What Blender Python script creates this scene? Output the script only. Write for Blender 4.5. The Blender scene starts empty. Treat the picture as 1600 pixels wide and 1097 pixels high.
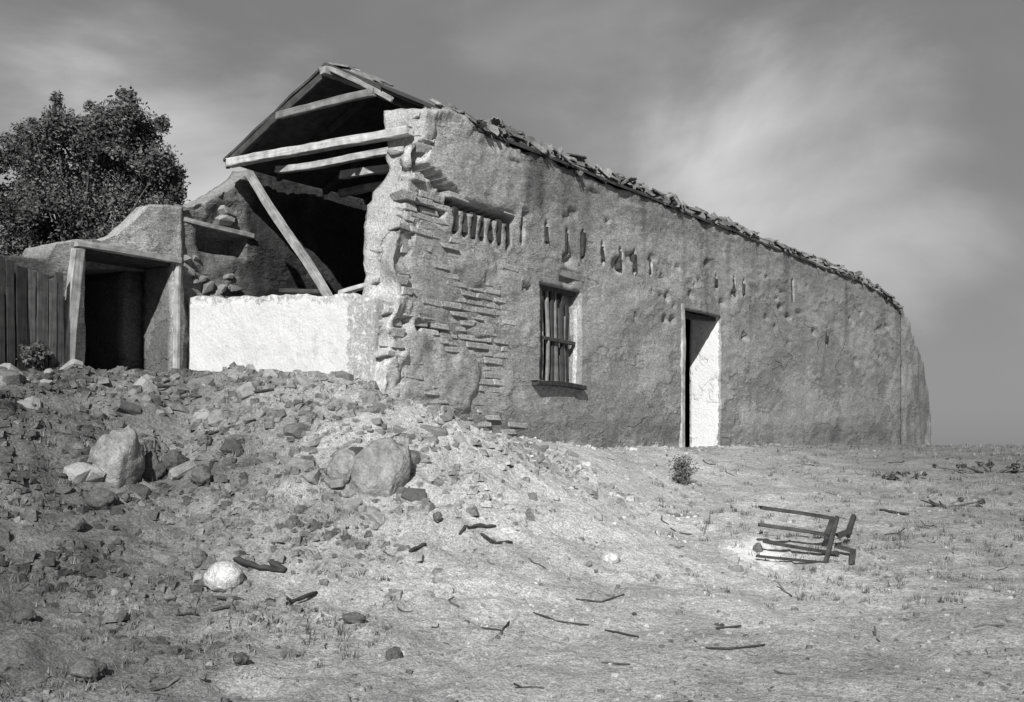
import bpy, bmesh, math, random
from mathutils import Vector, Matrix, noise
R = math.radians
random.seed(11)
scene = bpy.context.scene
col = scene.collection

# ------------------------------------------------------------------ camera
F_PX, HORIZON = 1800.0, 695.0
cam_d = bpy.data.cameras.new('camera'); cam = bpy.data.objects.new('camera', cam_d); col.objects.link(cam)
cam.location = (0, 0, 0); cam.rotation_euler = (R(90), 0, 0)
cam_d.sensor_width = 36; cam_d.lens = F_PX / 1600 * 36
cam_d.shift_y = (HORIZON - 548.5) / 1600
cam_d.clip_start = 0.1; cam_d.clip_end = 20000
scene.camera = cam
scene.render.resolution_x, scene.render.resolution_y = 1024, 702

# house frame: s along the long wall (to the right, receding), t into the house, z up
ANG = math.atan2(1800.0, 1183.0)
U = Vector((math.cos(ANG), math.sin(ANG), 0)); N = Vector((-U.y, U.x, 0))
P0 = Vector((2.77, 18.7, 0))
def Wp(s, t, z=0.0):
    v = P0 + U * s + N * t; return Vector((v.x, v.y, z))

# ------------------------------------------------------------------ light
LS, LT, LZ = 2.2, 1.0, -1.45                      # sunlight direction in the house frame
ldir = (U * LS + N * LT + Vector((0, 0, LZ))).normalized()
sun_el = math.asin(-ldir.z)
sun_az = math.atan2(-ldir.x, -ldir.y)            # compass style, clockwise from +Y
sd = bpy.data.lights.new('sun', 'SUN'); sd.energy = 4.6; sd.angle = R(0.6); sd.color = (1, 0.995, 0.985)
so = bpy.data.objects.new('sun', sd); col.objects.link(so)
so.rotation_euler = ldir.to_track_quat('-Z', 'Y').to_euler(); so.location = (-6, -10, 20)

w = bpy.data.worlds.new('World'); scene.world = w; w.use_nodes = True
nt = w.node_tree; nt.nodes.clear()
def wn(t): return nt.nodes.new(t)
out = wn('ShaderNodeOutputWorld'); bg = wn('ShaderNodeBackground'); bg.inputs[1].default_value = 0.097
sky = wn('ShaderNodeTexSky'); sky.sky_type = 'NISHITA'; sky.sun_disc = False
sky.sun_elevation = sun_el; sky.sun_rotation = sun_az; sky.dust_density = 1.5; sky.altitude = 900
bw = wn('ShaderNodeRGBToBW'); nt.links.new(sky.outputs[0], bw.inputs[0])
tc = wn('ShaderNodeTexCoord')
mp = wn('ShaderNodeMapping'); mp.inputs['Location'].default_value = (1.9, 0.35, 0.62); mp.inputs['Scale'].default_value = (1.0, 1.0, 1.9)
nt.links.new(tc.outputs['Generated'], mp.inputs[0])
n1 = wn('ShaderNodeTexNoise'); n1.inputs['Scale'].default_value = 2.6; n1.inputs['Detail'].default_value = 7; n1.inputs['Roughness'].default_value = 0.52; n1.inputs['Distortion'].default_value = 0.5
nt.links.new(mp.outputs[0], n1.inputs['Vector'])
def wmath(op, x, y, z=None):
    q = wn('ShaderNodeMath'); q.operation = op
    for k, v in enumerate((x, y, z)):
        if v is None: continue
        if isinstance(v, (int, float)): q.inputs[k].default_value = v
        else: nt.links.new(v, q.inputs[k])
    return q.outputs[0]
def wrange(x, a, b, c, d):
    q = wn('ShaderNodeMapRange'); q.interpolation_type = 'SMOOTHSTEP'
    for k, v in zip((1, 2, 3, 4), (a, b, c, d)): q.inputs[k].default_value = v
    nt.links.new(x, q.inputs[0]); return q.outputs[0]
cloud = wrange(n1.outputs[0], 0.36, 0.70, 0.0, 0.32)
nv = wn('ShaderNodeVectorMath'); nv.operation = 'NORMALIZE'; nt.links.new(tc.outputs['Generated'], nv.inputs[0])
wobble = wmath('MULTIPLY_ADD', n1.outputs[0], 0.05, -0.025)
for px_, py_, half, amt in ((1250, 330, 11, 1.3), (1040, 235, 9, 0.35), (310, 255, 10, 1.7), (40, 150, 7, 0.5), (900, 120, 9, 0.35)):     # soft cloud banks
    dv = Vector(((px_ - 800) / F_PX, 1, (HORIZON - py_) / F_PX)).normalized()
    dt = wn('ShaderNodeVectorMath'); dt.operation = 'DOT_PRODUCT'; dt.inputs[1].default_value = dv; nt.links.new(nv.outputs[0], dt.inputs[0])
    m_ = wrange(wmath('ADD', dt.outputs['Value'], wobble), math.cos(R(half)), 1.004, 0.0, amt)
    cloud = wmath('ADD', cloud, m_)
clear = wmath('MULTIPLY', wmath('POWER', bw.outputs[0], 0.35), 1.25)
nt.links.new(wmath('MULTIPLY_ADD', cloud, 1.9, clear), bg.inputs[0]); nt.links.new(bg.outputs[0], out.inputs[0])

vs = scene.view_settings
vs.view_transform = 'Standard'; vs.look = 'None'; vs.exposure = 0.28; vs.gamma = 1.0
scene.render.engine = 'CYCLES'; scene.render.filter_size = 1.8

# ------------------------------------------------------------------ helpers
def fbm(x, y, z, o=4):
    a, f, r = 1.0, 1.0, 0.0
    for _ in range(o):
        r += a * noise.noise(Vector((x * f, y * f, z * f))); a *= 0.5; f *= 2.03
    return r
def sm(a, b, x):
    u = min(1.0, max(0.0, (x - a) / (b - a))) if b != a else float(x > a); return u * u * (3 - 2 * u)
def interp(pts, x):
    if x <= pts[0][0]: return pts[0][1]
    for (a, va), (b, vb) in zip(pts, pts[1:]):
        if x <= b: return va + (vb - va) * (x - a) / (b - a)
    return pts[-1][1]
def mesh(name, verts, faces, attrs=None, smooth=False):
    m = bpy.data.meshes.new(name); m.from_pydata(verts, [], faces); m.update()
    for an, vals in (attrs or {}).items():
        a = m.attributes.new(an, 'FLOAT', 'POINT'); a.data.foreach_set('value', vals)
    if smooth: m.polygons.foreach_set('use_smooth', [True] * len(m.polygons))
    return m
def link(name, m, mat=None, parent=None):
    o = bpy.data.objects.new(name, m); col.objects.link(o)
    if mat and m and not m.materials: m.materials.append(mat)
    if parent: o.parent = parent
    return o
def tag(o, label, cat, group=None, kind=None):
    if label: o['label'] = label
    if cat: o['category'] = cat
    if group: o['group'] = group
    if kind: o['kind'] = kind
    return o
def empty(name, loc, rz=0):
    o = bpy.data.objects.new(name, None); o.empty_display_size = 0.2; col.objects.link(o)
    o.location = loc; o.rotation_euler = (0, 0, rz); return o

# ------------------------------------------------------------------ materials (grey: the picture is black and white)
def earth(name, base, lo=0.7, hi=1.25, sc=1.6, fine=38.0, bump=0.6, bdist=0.03, tone=False, white=None, rough=0.95, rnd=0.0, streak=0.0, grit=0.28, peel=0.0, ani=1.0):
    m = bpy.data.materials.new(name); m.use_nodes = True; t = m.node_tree; t.nodes.clear(); L = t.links.new
    o = t.nodes.new('ShaderNodeOutputMaterial'); b = t.nodes.new('ShaderNodeBsdfPrincipled'); L(b.outputs[0], o.inputs[0])
    b.inputs['Roughness'].default_value = rough
    b.inputs['Specular IOR Level'].default_value = 0.15
    c = t.nodes.new('ShaderNodeTexCoord'); vec = c.outputs['Object']
    oi = t.nodes.new('ShaderNodeObjectInfo')
    ad = t.nodes.new('ShaderNodeVectorMath'); ad.operation = 'MULTIPLY_ADD'
    cb = t.nodes.new('ShaderNodeCombineXYZ')
    for k in range(3): L(oi.outputs['Random'], cb.inputs[k])
    L(cb.outputs[0], ad.inputs[0]); ad.inputs[1].default_value = (37, 53, 71) if rnd else (0, 0, 0); L(vec, ad.inputs[2]); vec = ad.outputs[0]
    if ani != 1.0:
        am_ = t.nodes.new('ShaderNodeMapping'); am_.inputs['Scale'].default_value = (ani, 1, 1); L(vec, am_.inputs[0]); vec = am_.outputs[0]
    def nz(s, d, r=0.55, v=vec):
        n = t.nodes.new('ShaderNodeTexNoise'); n.inputs['Scale'].default_value = s; n.inputs['Detail'].default_value = d; n.inputs['Roughness'].default_value = r; L(v, n.inputs['Vector']); return n.outputs[0]
    def rng(x, a, bb, cc, d):
        r = t.nodes.new('ShaderNodeMapRange'); 
        for k, v in zip((1, 2, 3, 4), (a, bb, cc, d)): r.inputs[k].default_value = v
        L(x, r.inputs[0]); return r.outputs[0]
    def mul(x, y, op='MULTIPLY'):
        q = t.nodes.new('ShaderNodeMath'); q.operation = op
        for k, v in enumerate((x, y)):
            if isinstance(v, (int, float)): q.inputs[k].default_value = v
            else: L(v, q.inputs[k])
        return q.outputs[0]
    big, fin = nz(sc, 6, 0.6), nz(fine, 5, 0.7)
    val = mul(rng(big, 0.3, 0.7, lo, hi), rng(fin, 0.28, 0.72, 0.6, 1.4))
    val = mul(val, base)
    val = mul(val, rng(nz(fine * 3.1, 3, 0.6), 0.36, 0.64, 1 - grit, 1 + grit))
    val = mul(val, rng(nz(fine * 0.55, 7, 0.75), 0.30, 0.40, 1 - grit * 1.3, 1.0))
    if streak:
        ms = t.nodes.new('ShaderNodeMapping'); ms.inputs['Scale'].default_value = (3, 3, 0.6); L(vec, ms.inputs[0])
        val = mul(val, rng(nz(1.0, 4, 0.6, ms.outputs[0]), 0.35, 0.65, 1 - streak, 1 + streak * 0.5))
    extra = None
    if peel:
        pk = rng(nz(0.75, 9, 0.62), 0.485, 0.51, 0, 1)
        dst = t.nodes.new('ShaderNodeVectorMath'); dst.operation = 'MULTIPLY_ADD'; dn = t.nodes.new('ShaderNodeTexNoise'); dn.inputs['Scale'].default_value = 2.5; dn.inputs['Detail'].default_value = 5; L(vec, dn.inputs['Vector'])
        L(dn.outputs['Color'], dst.inputs[0]); dst.inputs[1].default_value = (0.55, 0.55, 0.55); L(vec, dst.inputs[2])
        vo = t.nodes.new('ShaderNodeTexVoronoi'); vo.feature = 'DISTANCE_TO_EDGE'; vo.inputs['Scale'].default_value = 0.55; L(dst.outputs[0], vo.inputs['Vector'])
        ck = rng(vo.outputs['Distance'], 0.0, 0.006, 0, 1)
        ck = mul(ck, rng(nz(0.7, 3), 0.40, 0.46, 0, 1), 'MAXIMUM')
        val = mul(val, rng(pk, 0, 1, 1 - peel, 1.0)); val = mul(val, rng(ck, 0, 1, 0.5, 1.0))
        extra = mul(mul(pk, 0.7), mul(ck, 0.6), 'ADD')
    if tone:
        a = t.nodes.new('ShaderNodeAttribute'); a.attribute_name = 'tone'; val = mul(val, a.outputs['Fac'])
    if rnd:
        val = mul(val, rng(oi.outputs['Random'], 0, 1, 1 - rnd, 1 + rnd))
    if white:
        a = t.nodes.new('ShaderNodeAttribute'); a.attribute_name = 'white'
        k = mul(a.outputs['Fac'], rng(nz(14, 6, 0.7), 0.3, 0.7, -0.5, 0.5), 'ADD')
        k = rng(k, 0.42, 0.58, 0, 1)
        mxn = t.nodes.new('ShaderNodeMix'); mxn.data_type = 'FLOAT'; L(k, mxn.inputs[0]); L(val, mxn.inputs[2])
        L(mul(rng(big, 0.3, 0.7, white * 0.9, white), mul(rng(fin, 0.3, 0.7, 0.86, 1.06), rng(nz(5, 6, 0.7), 0.3, 0.45, 0.8, 1.0))), mxn.inputs[3]); val = mxn.outputs[0]
    L(val, b.inputs['Base Color'])
    bp = t.nodes.new('ShaderNodeBump'); bp.inputs['Strength'].default_value = bump; bp.inputs['Distance'].default_value = bdist
    h = mul(mul(nz(fine * 0.35, 6, 0.65), 1.0), mul(fin, 0.45), 'ADD')
    if extra: h = mul(h, extra, 'ADD')
    L(h, bp.inputs['Height']); L(bp.outputs[0], b.inputs['Normal'])
    return m
def wood(name, base, rnd=0.2):
    m = bpy.data.materials.new(name); m.use_nodes = True; t = m.node_tree; L = t.links.new
    b = t.nodes['Principled BSDF']; b.inputs['Roughness'].default_value = 0.85; b.inputs['Specular IOR Level'].default_value = 0.2
    c = t.nodes.new('ShaderNodeTexCoord'); oi = t.nodes.new('ShaderNodeObjectInfo')
    mpg = t.nodes.new('ShaderNodeMapping'); mpg.inputs['Scale'].default_value = (2.0, 45, 45); L(c.outputs['Object'], mpg.inputs[0])
    n = t.nodes.new('ShaderNodeTexNoise'); n.inputs['Scale'].default_value = 1.0; n.inputs['Detail'].default_value = 5; L(mpg.outputs[0], n.inputs['Vector'])
    n2 = t.nodes.new('ShaderNodeTexNoise'); n2.inputs['Scale'].default_value = 9; n2.inputs['Detail'].default_value = 4; L(c.outputs['Object'], n2.inputs['Vector'])
    def rng(x, a, bb, cc, d):
        r = t.nodes.new('ShaderNodeMapRange')
        for k, v in zip((1, 2, 3, 4), (a, bb, cc, d)): r.inputs[k].default_value = v
        L(x, r.inputs[0]); return r.outputs[0]
    def mul(x, y):
        q = t.nodes.new('ShaderNodeMath'); q.operation = 'MULTIPLY'; L(x, q.inputs[0])
        if isinstance(y, (int, float)): q.inputs[1].default_value = y
        else: L(y, q.inputs[1])
        return q.outputs[0]
    v = mul(mul(mul(rng(n.outputs[0], 0.3, 0.7, 0.72, 1.18), rng(n2.outputs[0], 0.3, 0.7, 0.6, 1.25)), rng(oi.outputs['Random'], 0, 1, 1 - rnd, 1 + rnd)), base)
    L(v, b.inputs['Base Color'])
    bp = t.nodes.new('ShaderNodeBump'); bp.inputs['Strength'].default_value = 0.5; bp.inputs['Distance'].default_value = 0.008; L(n.outputs[0], bp.inputs['Height']); L(bp.outputs[0], b.inputs['Normal'])
    return m
def leafmat(name, base):
    m = bpy.data.materials.new(name); m.use_nodes = True; t = m.node_tree; L = t.links.new
    b = t.nodes['Principled BSDF']; b.inputs['Roughness'].default_value = 0.6; b.inputs['Specular IOR Level'].default_value = 0.25
    a = t.nodes.new('ShaderNodeAttribute'); a.attribute_name = 'tone'
    q = t.nodes.new('ShaderNodeMath'); q.operation = 'MULTIPLY'; q.inputs[1].default_value = base; L(a.outputs['Fac'], q.inputs[0]); L(q.outputs[0], b.inputs['Base Color'])
    return m
M_ground = earth('soil', 0.31, 0.75, 1.2, 0.9, 22, 0.9, 0.045, tone=True, grit=0.34)
M_adobe = earth('adobe_plaster', 0.35, 0.80, 1.16, 1.3, 34, 0.7, 0.03, tone=True, white=0.70, streak=0.10, peel=0.22, grit=0.34, ani=0.45)
M_white = earth('whitewash', 0.36, 0.78, 1.18, 1.3, 30, 0.7, 0.03, tone=True, white=0.64)
M_lime = earth('lime_soil', 0.42, 0.75, 1.2, 2.0, 22, 0.7, 0.03, white=0.72)
M_brick = earth('adobe_brick', 0.36, 0.8, 1.2, 3.0, 34, 0.9, 0.03, rnd=0.12)
M_rubble = earth('adobe_rubble', 0.27, 0.75, 1.2, 4.0, 40, 0.8, 0.02, rnd=0.30)
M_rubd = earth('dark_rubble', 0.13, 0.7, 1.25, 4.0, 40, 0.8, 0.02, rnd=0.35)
M_dark = earth('dark_stone', 0.10, 0.7, 1.3, 5.0, 40, 0.7, 0.02, rnd=0.25)
M_pale = earth('pale_stone', 0.52, 0.7, 1.15, 4.0, 30, 0.9, 0.03)
M_grey = earth('grey_boulder', 0.26, 0.7, 1.2, 2.5, 14, 1.0, 0.06, grit=0.16)
M_tile = earth('clay_tile', 0.16, 0.6, 1.35, 6.0, 40, 0.5, 0.01, rnd=0.45)
M_bits = earth('rubble_bits', 0.26, 0.6, 1.4, 2.0, 20, 0.4, 0.01, tone=True)
M_wood = wood('weathered_wood', 0.42)
M_woodm = wood('grey_wood', 0.24)
M_woodp = wood('silver_wood', 0.31)
M_woodd = wood('dark_wood', 0.055)
M_plank = wood('dark_plank', 0.055, 0.5)
M_plankg = wood('grey_plank', 0.10, 0.2)
M_bark = wood('bark', 0.10)
M_leaf = leafmat('foliage', 0.092)
M_shrub = leafmat('shrub_foliage', 0.10)
M_dry = leafmat('dry_grass', 0.22)

# ------------------------------------------------------------------ ground
MOUND = [(9.0, 0, -0.03), (3.0, 0, -0.06), (-1.0, 0, -0.08), (-4.5, 0, 0.0), (-6.0, 0, 0.12), (-7.3, -0.02, 0.34), (-7.62, -0.05, 0.45),
         (-7.62, 0.5, 0.68), (-7.62, 2.9, 0.80), (-9.0, 2.85, 0.74), (-10.5, 2.85, 0.66), (-13.5, 2.85, 0.45)]
def st_of(x, y):
    dx, dy = x - P0.x, y - P0.y
    return dx * U.x + dy * U.y, dx * N.x + dy * N.y
def mound(s, t):
    best, bh = 1e9, 0
    for (a0, b0, h0), (a1, b1, h1) in zip(MOUND, MOUND[1:]):
        ex, ey = a1 - a0, b1 - b0
        q = ((s - a0) * ex + (t - b0) * ey) / (ex * ex + ey * ey); q = min(1, max(0, q))
        d = math.hypot(s - a0 - ex * q, t - b0 - ey * q)
        if d < best: best, bh = d, h0 + (h1 - h0) * q
    return best, bh
def g0(x, y):
    u = (y - 6.0) / 13.0
    b = -1.66 + 1.60 * (0.5 * (u + math.sqrt(u * u + 0.012)) - 0.5 * ((u - 1) + math.sqrt((u - 1) ** 2 + 0.012)))
    s, t = st_of(x, y)
    wgt = 0.0
    if abs(s) < 24 and abs(t) < 24:
        d, h = mound(s, t)
        inside = (t > 0 and s > -7.6) or (t > 2.85 and s <= -7.6)
        sig = 1.5 + 0.6 * sm(-5, -8, s)
        if inside: sig = 6
        wgt = math.exp(-(d / sig) ** 2)
        b = b + (h - b) * wgt
    return b, wgt, s, t
def ground_z(x, y):
    b, wgt, s, t = g0(x, y)
    r = math.hypot(x, y)
    if r < 60:
        k = sm(60, 30, r)
        b += k * (0.05 * fbm(x * 0.55, y * 0.55, 3.1, 3) * (0.4 + sm(4, 8, y)) + (0.034 * fbm(x * 2.7, y * 2.7, 9.2, 3) + 0.016 * abs(fbm(x * 6.5, y * 6.5, 2.2, 2))) * sm(34, 16, r))
        rub = sm(-5.2, -8.0, s) * sm(-5.5, -1.0, t) * sm(60, 20, r)
        near_wall = sm(0.05, 0.7, abs(t)) if s > -7 else 1
        b += rub * near_wall * (0.13 * abs(fbm(x * 1.9, y * 1.9, 4.4, 4)) + 0.05 * abs(fbm(x * 6, y * 6, 1.0, 3)))
    else:
        b += 0.0
    return b
def ray_ground(px, py):
    a, c = (px - 800) / F_PX, (HORIZON - py) / F_PX
    Y = 4.0
    while Y < 60:
        if c * Y <= ground_z(a * Y, Y): break
        Y *= 1.004
    return Vector((a * Y, Y, ground_z(a * Y, Y)))
def soil_tone(x, y):
    s, t = st_of(x, y)
    n = fbm(x * 0.35, y * 0.35, 7.7, 4); n2 = fbm(x * 1.3, y * 1.3, 2.2, 3)
    pale = math.exp(-((x - 0.5 + 0.6 * n) / 3.4) ** 2 - ((y - 13.5 + n) / 5.5) ** 2)      # trampled lime-rich ground in front of the wall
    left = sm(-0.5, -4.5, x + 0.6 * n + (11 - y) * 0.12)
    far = sm(2.5, 7.5, x + 1.2 * n + 0.8 * n2 - 0.06 * (y - 12))
    v = 1.0 + 0.55 * pale - 0.58 * left - 0.42 * far + 0.14 * n + 0.20 * n2 + 0.12 * fbm(x * 4.1, y * 4.1, 5.2, 2)
    v -= 0.12 * sm(9.5, 6.5, y) + 0.22 * sm(-0.3, -3.0, x) * sm(10.0, 6.8, y)
    return max(0.30, v)
def lines(a, b, step, lim, grow=1.22):
    core = []; x = a
    while x <= b + 1e-6: core.append(x); x += step
    lo, d, x = [], step, a
    while x > -lim: d *= grow; x -= d; lo.append(x)
    hi, d, x = [], step, core[-1]
    while x < lim: d *= grow; x += d; hi.append(x)
    return lo[::-1] + core + hi
GX, GY = lines(-9.5, 10.5, 0.06, 3000), lines(5.6, 20.0, 0.06, 6000)
gv, gt = [], []
for y in GY:
    for x in GX:
        gv.append((x, y, ground_z(x, y))); gt.append(soil_tone(x, y) if abs(x) < 80 and abs(y) < 120 else 0.75)
nx = len(GX)
gf = [(j * nx + i, j * nx + i + 1, (j + 1) * nx + i + 1, (j + 1) * nx + i) for j in range(len(GY) - 1) for i in range(nx - 1)]
ground = tag(link('ground', mesh('ground', gv, gf, {'tone': gt}, True), M_ground), None, None, kind='structure')

# ------------------------------------------------------------------ slab builder for eroded earth walls
def slab(A, B, include, pos, m=5, tonef=None, whitef=None, amp=None):
    """grid over (a, b); pos(a, b, q) -> local point, q = 0 outer face .. 1 inner face; closed solid with real holes"""
    na, nb = len(A), len(B)
    inc = [[include(0.5 * (A[i] + A[i + 1]), 0.5 * (B[j] + B[j + 1])) for j in range(nb - 1)] for i in range(na - 1)]
    V, idx, tones, whites, faces = [], {}, [], [], []
    def vert(i, j, q):
        k = (i, j, q)
        if k not in idx:
            p = Vector(pos(A[i], B[j], q / m))
            am = amp(A[i], B[j], q / m) if amp else 0.015
            pa = Vector((p.x * 0.5, p.y, p.z)) if am < 0.02 else p
            p += am * (noise.noise_vector(pa * 2.3) + 0.6 * noise.noise_vector(pa * 5.9) + 0.35 * noise.noise_vector(pa * 14.0))
            idx[k] = len(V); V.append(p)
            tones.append(tonef(A[i], B[j], q / m) if tonef else 1.0); whites.append(whitef(A[i], B[j], q / m) if whitef else 0.0)
        return idx[k]
    for i in range(na - 1):
        for j in range(nb - 1):
            if not inc[i][j]: continue
            faces.append((vert(i, j, 0), vert(i + 1, j, 0), vert(i + 1, j + 1, 0), vert(i, j + 1, 0)))
            faces.append((vert(i, j + 1, m), vert(i + 1, j + 1, m), vert(i + 1, j, m), vert(i, j, m)))
            for di, dj, e in ((-1, 0, ((i, j + 1), (i, j))), (1, 0, ((i + 1, j), (i + 1, j + 1))), (0, -1, ((i, j), (i + 1, j))), (0, 1, ((i + 1, j + 1), (i, j + 1)))):
                ii, jj = i + di, j + dj
                if 0 <= ii < na - 1 and 0 <= jj < nb - 1 and inc[ii][jj]: continue
                (a0, b0), (a1, b1) = e
                for q in range(m):
                    faces.append((vert(a0, b0, q), vert(a0, b0, q + 1), vert(a1, b1, q + 1), vert(a1, b1, q)))
    return mesh('wall', V, faces, {'tone': tones, 'white': whites}, True)
def breaks(marks, step):
    r = []
    for a, b in zip(marks, marks[1:]):
        n = max(1, round((b - a) / (step(0.5 * (a + b)) if callable(step) else step)))
        r += [a + (b - a) * k / n for k in range(n)]
    return r + [marks[-1]]
def chunk_box(name, dims, seed, bev=0.12, jit=0.08):
    """a worn block: bevelled box with jittered corners (44 triangles)"""
    rg = random.Random(seed); bm = bmesh.new(); bmesh.ops.create_cube(bm, size=1)
    for v in bm.verts: v.co += Vector((rg.uniform(-jit, jit), rg.uniform(-jit, jit), rg.uniform(-jit, jit)))
    bmesh.ops.scale(bm, vec=dims, verts=bm.verts)
    bmesh.ops.bevel(bm, geom=bm.edges[:], offset=min(dims) * bev, segments=1, affect='EDGES')
    for v in bm.verts: v.co += Vector([rg.uniform(-1, 1) * min(dims) * 0.05 for _ in range(3)])
    m = bpy.data.meshes.new(name); bm.to_mesh(m); bm.free(); return m
def bar(name, p, q, w_, h_, mat, parent, seed=0, up=(0, 0, 1), bend=0.012, taper=1.0, rseg=8, round_=False):
    """a timber from p to q (parent coordinates), its own x axis along it, slightly crooked"""
    p, q = Vector(p), Vector(q); d = q - p; Ln = d.length; d.normalize()
    up = Vector(up); side = up.cross(d)
    if side.length < 1e-3: side = Vector((1, 0, 0)).cross(d)
    side.normalize(); upv = d.cross(side)
    rg = random.Random(seed); n = max(3, int(Ln / 0.12)); V, Fc = [], []
    k = rseg if round_ else 8
    ph = rg.uniform(0, 99)
    for i in range(n + 1):
        x = Ln * i / n; sc = 1 + (taper - 1) * i / n
        ob = bend * noise.noise(Vector((x * 0.9, ph, 0))) * 3; oc = bend * noise.noise(Vector((x * 0.9, ph, 5))) * 3
        for a in range(k):
            if round_:
                th = 2 * math.pi * a / k; y, z = 0.5 * w_ * math.cos(th), 0.5 * h_ * math.sin(th)
            else:
                y, z = [(-.5, -.42), (-.42, -.5), (.42, -.5), (.5, -.42), (.5, .42), (.42, .5), (-.42, .5), (-.5, .42)][a]; y *= w_; z *= h_
            jit = 1 + 0.10 * noise.noise(Vector((x * 6, a * 3.1, ph)))
            V.append((x + (rg.uniform(-.02, .02) if i in (0, n) else 0), y * sc * jit + ob, z * sc * jit + oc))
    for i in range(n):
        for a in range(k):
            b = (a + 1) % k; Fc.append((i * k + a, (i + 1) * k + a, (i + 1) * k + b, i * k + b))
    Fc.append(tuple(range(k))); Fc.append(tuple(n * k + a for a in reversed(range(k))))
    o = link(name, mesh(name, V, Fc), mat, parent)
    rot = Matrix((d, side, upv)).transposed().to_4x4(); rot.translation = p
    o.matrix_basis = rot
    return o

# ------------------------------------------------------------------ the long adobe house
house = tag(empty('adobe_house', (P0.x, P0.y, 0), ANG), 'long ruined adobe house with its left end broken open and roof truss exposed', 'house')
TH = 0.46
END = [(-1, -7.55), (0.6, -7.5), (1.3, -7.44), (1.7, -7.32), (2.4, -7.26), (2.8, -7.16), (3.1, -7.02), (3.45, -6.94), (3.9, -6.86)]
TOP = [(-8, 3.86), (-6.9, 3.96), (-6.45, 3.95), (-6.1, 3.82), (0, 3.84), (10, 3.88), (12, 3.80), (13.3, 3.50)]
WIN = (-4.42, -3.36, 0.84, 2.11); DOOR = (0.0, 1.5, -1.0, 2.21)
def exposed(s, z):
    n = 0.35 * fbm(s * 1.6, z * 1.6, 5.5, 3); n2 = fbm(s * 1.1, z * 1.3, 15.5, 3)
    e = sm(-4.5, -5.3, s + 1.3 * n) * sm(3.02, 2.75, z + 0.5 * n)
    return e * sm(0.42, 0.12, n2)
SOCK = []            # joist sockets of a lost porch roof: (s0, s1, z0, z1, depth)
for k in range(7):
    s0 = -6.25 + k * 0.185; SOCK.append((s0, s0 + 0.085, 2.50 + 0.02 * math.sin(k * 3), 2.80, 0.34))
for s0, z0, hh in ((-4.86, 2.60, .28), (-4.28, 2.66, .2), (-3.72, 2.60, .27), (-3.30, 2.62, .30), (-2.74, 2.62, .22), (-2.2, 2.58, .24), (-1.75, 2.60, .28), (-1.2, 2.64, .2), (2.1, 2.70, .25), (2.55, 2.70, .24), (1.3, 2.72, .14), (5.1, 2.9, .35), (7.2, 2.2, .14)):
    SOCK.append((s0, s0 + 0.052, z0, z0 + hh, 0.3))
_r = random.Random(44)
PITS = [(_r.uniform(-5, 12.5), _r.uniform(1.9, 3.3), 0.04 + 0.12 * _r.random() ** 2, _r.uniform(.03, .08)) for _ in range(44)] + [(_r.gauss(-1.0, .45), _r.gauss(2.5, .22), _r.uniform(.03, .08), _r.uniform(.03, .06)) for _ in range(9)] + [(_r.gauss(4.6, .5), _r.gauss(2.55, .2), _r.uniform(.05, .1), _r.uniform(.04, .08)) for _ in range(10)]
def f_pos(s, z, q):
    # broken near end and eroded top
    if s < -5.0:
        e = interp(END, z) + 0.05 * noise.noise(Vector((z * 4.1, 2.0, 0))) + 0.10 * (noise.noise(Vector((z * 1.7, 8.0, q * 1.5))))
        s2 = e + (s + 7.5) * (-5.0 - e) / 2.5
    else: s2 = s
    tp = interp(TOP, s) + 0.05 * fbm(s * 0.9, 3.3, 1.0, 3) - 0.07
    z2 = z if z < 2.9 else 2.9 + (z - 2.9) * (tp - 2.9) / (3.9 - 2.9)
    t = q * (TH + 0.10 * sm(-0.8, -0.2, s) * sm(2.3, 1.7, s))
    if q == 0:
        fl = 0.026 * fbm(s2 * 0.5, z2 * 0.9, 0.3, 4) - 0.02
        fl += 0.012 * fbm(s2 * 3.5, z2 * 9.0, 2.7, 3) + 0.007 * fbm(s2 * 7, z2 * 16, 5.1, 2)
        fl += 0.038 * exposed(s2, z2)
        # undercut foot of the wall
        fl += 0.05 * sm(0.45, 0.05, z2) * (0.6 + noise.noise(Vector((s2 * 1.3, 0, 2))))
        # cavities: slot over the brickwork, torn hollow above it
        def pocket(sc, zc, ws, wz, dep, sl=0.0):
            u = math.hypot((s2 - sc) / ws, (z2 - zc - sl * (s2 - sc)) / wz) + 0.25 * noise.noise(Vector((s2 * 6, z2 * 6, 4)))
            return dep * sm(1.1, 0.8, u)
        fl += pocket(-6.55, 3.02, 0.36, 0.09, 0.24, -0.35) + pocket(-6.95, 3.22, 0.13, 0.16, 0.2) + pocket(-6.7, 2.70, 0.3, 0.12, 0.18)
        fl += 0.24 * sm(2.76, 2.80, z2) * sm(2.90, 2.84, z2) * sm(-6.45, -6.35, s2) * sm(-4.95, -5.05, s2)
        fl += pocket(-7.2, 1.36, 0.16, 0.05, 0.12) + pocket(-6.8, 1.33, 0.25, 0.04, 0.14) + pocket(-5.6, 1.24, 0.25, 0.035, 0.12) + pocket(-6.2, 1.28, 0.7, 0.022, 0.05, -0.06)
        for (ps, pz, pr, pd) in PITS:
            if abs(s2 - ps) < 1.6 * pr and abs(z2 - pz) < pr: fl += pocket(ps, pz, pr * 1.3, pr * 0.7, pd)
        for (a, b, c, d, dep) in SOCK:
            if a - 0.004 < s2 < b + 0.004 and c - 0.02 < z2 + 0.03 * noise.noise(Vector((s2 * 20, 1, a))) < d + 0.03: fl += dep * (0.9 + 0.1 * math.sin(a * 7))
        t = fl
    return (s2, t, z2)
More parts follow.
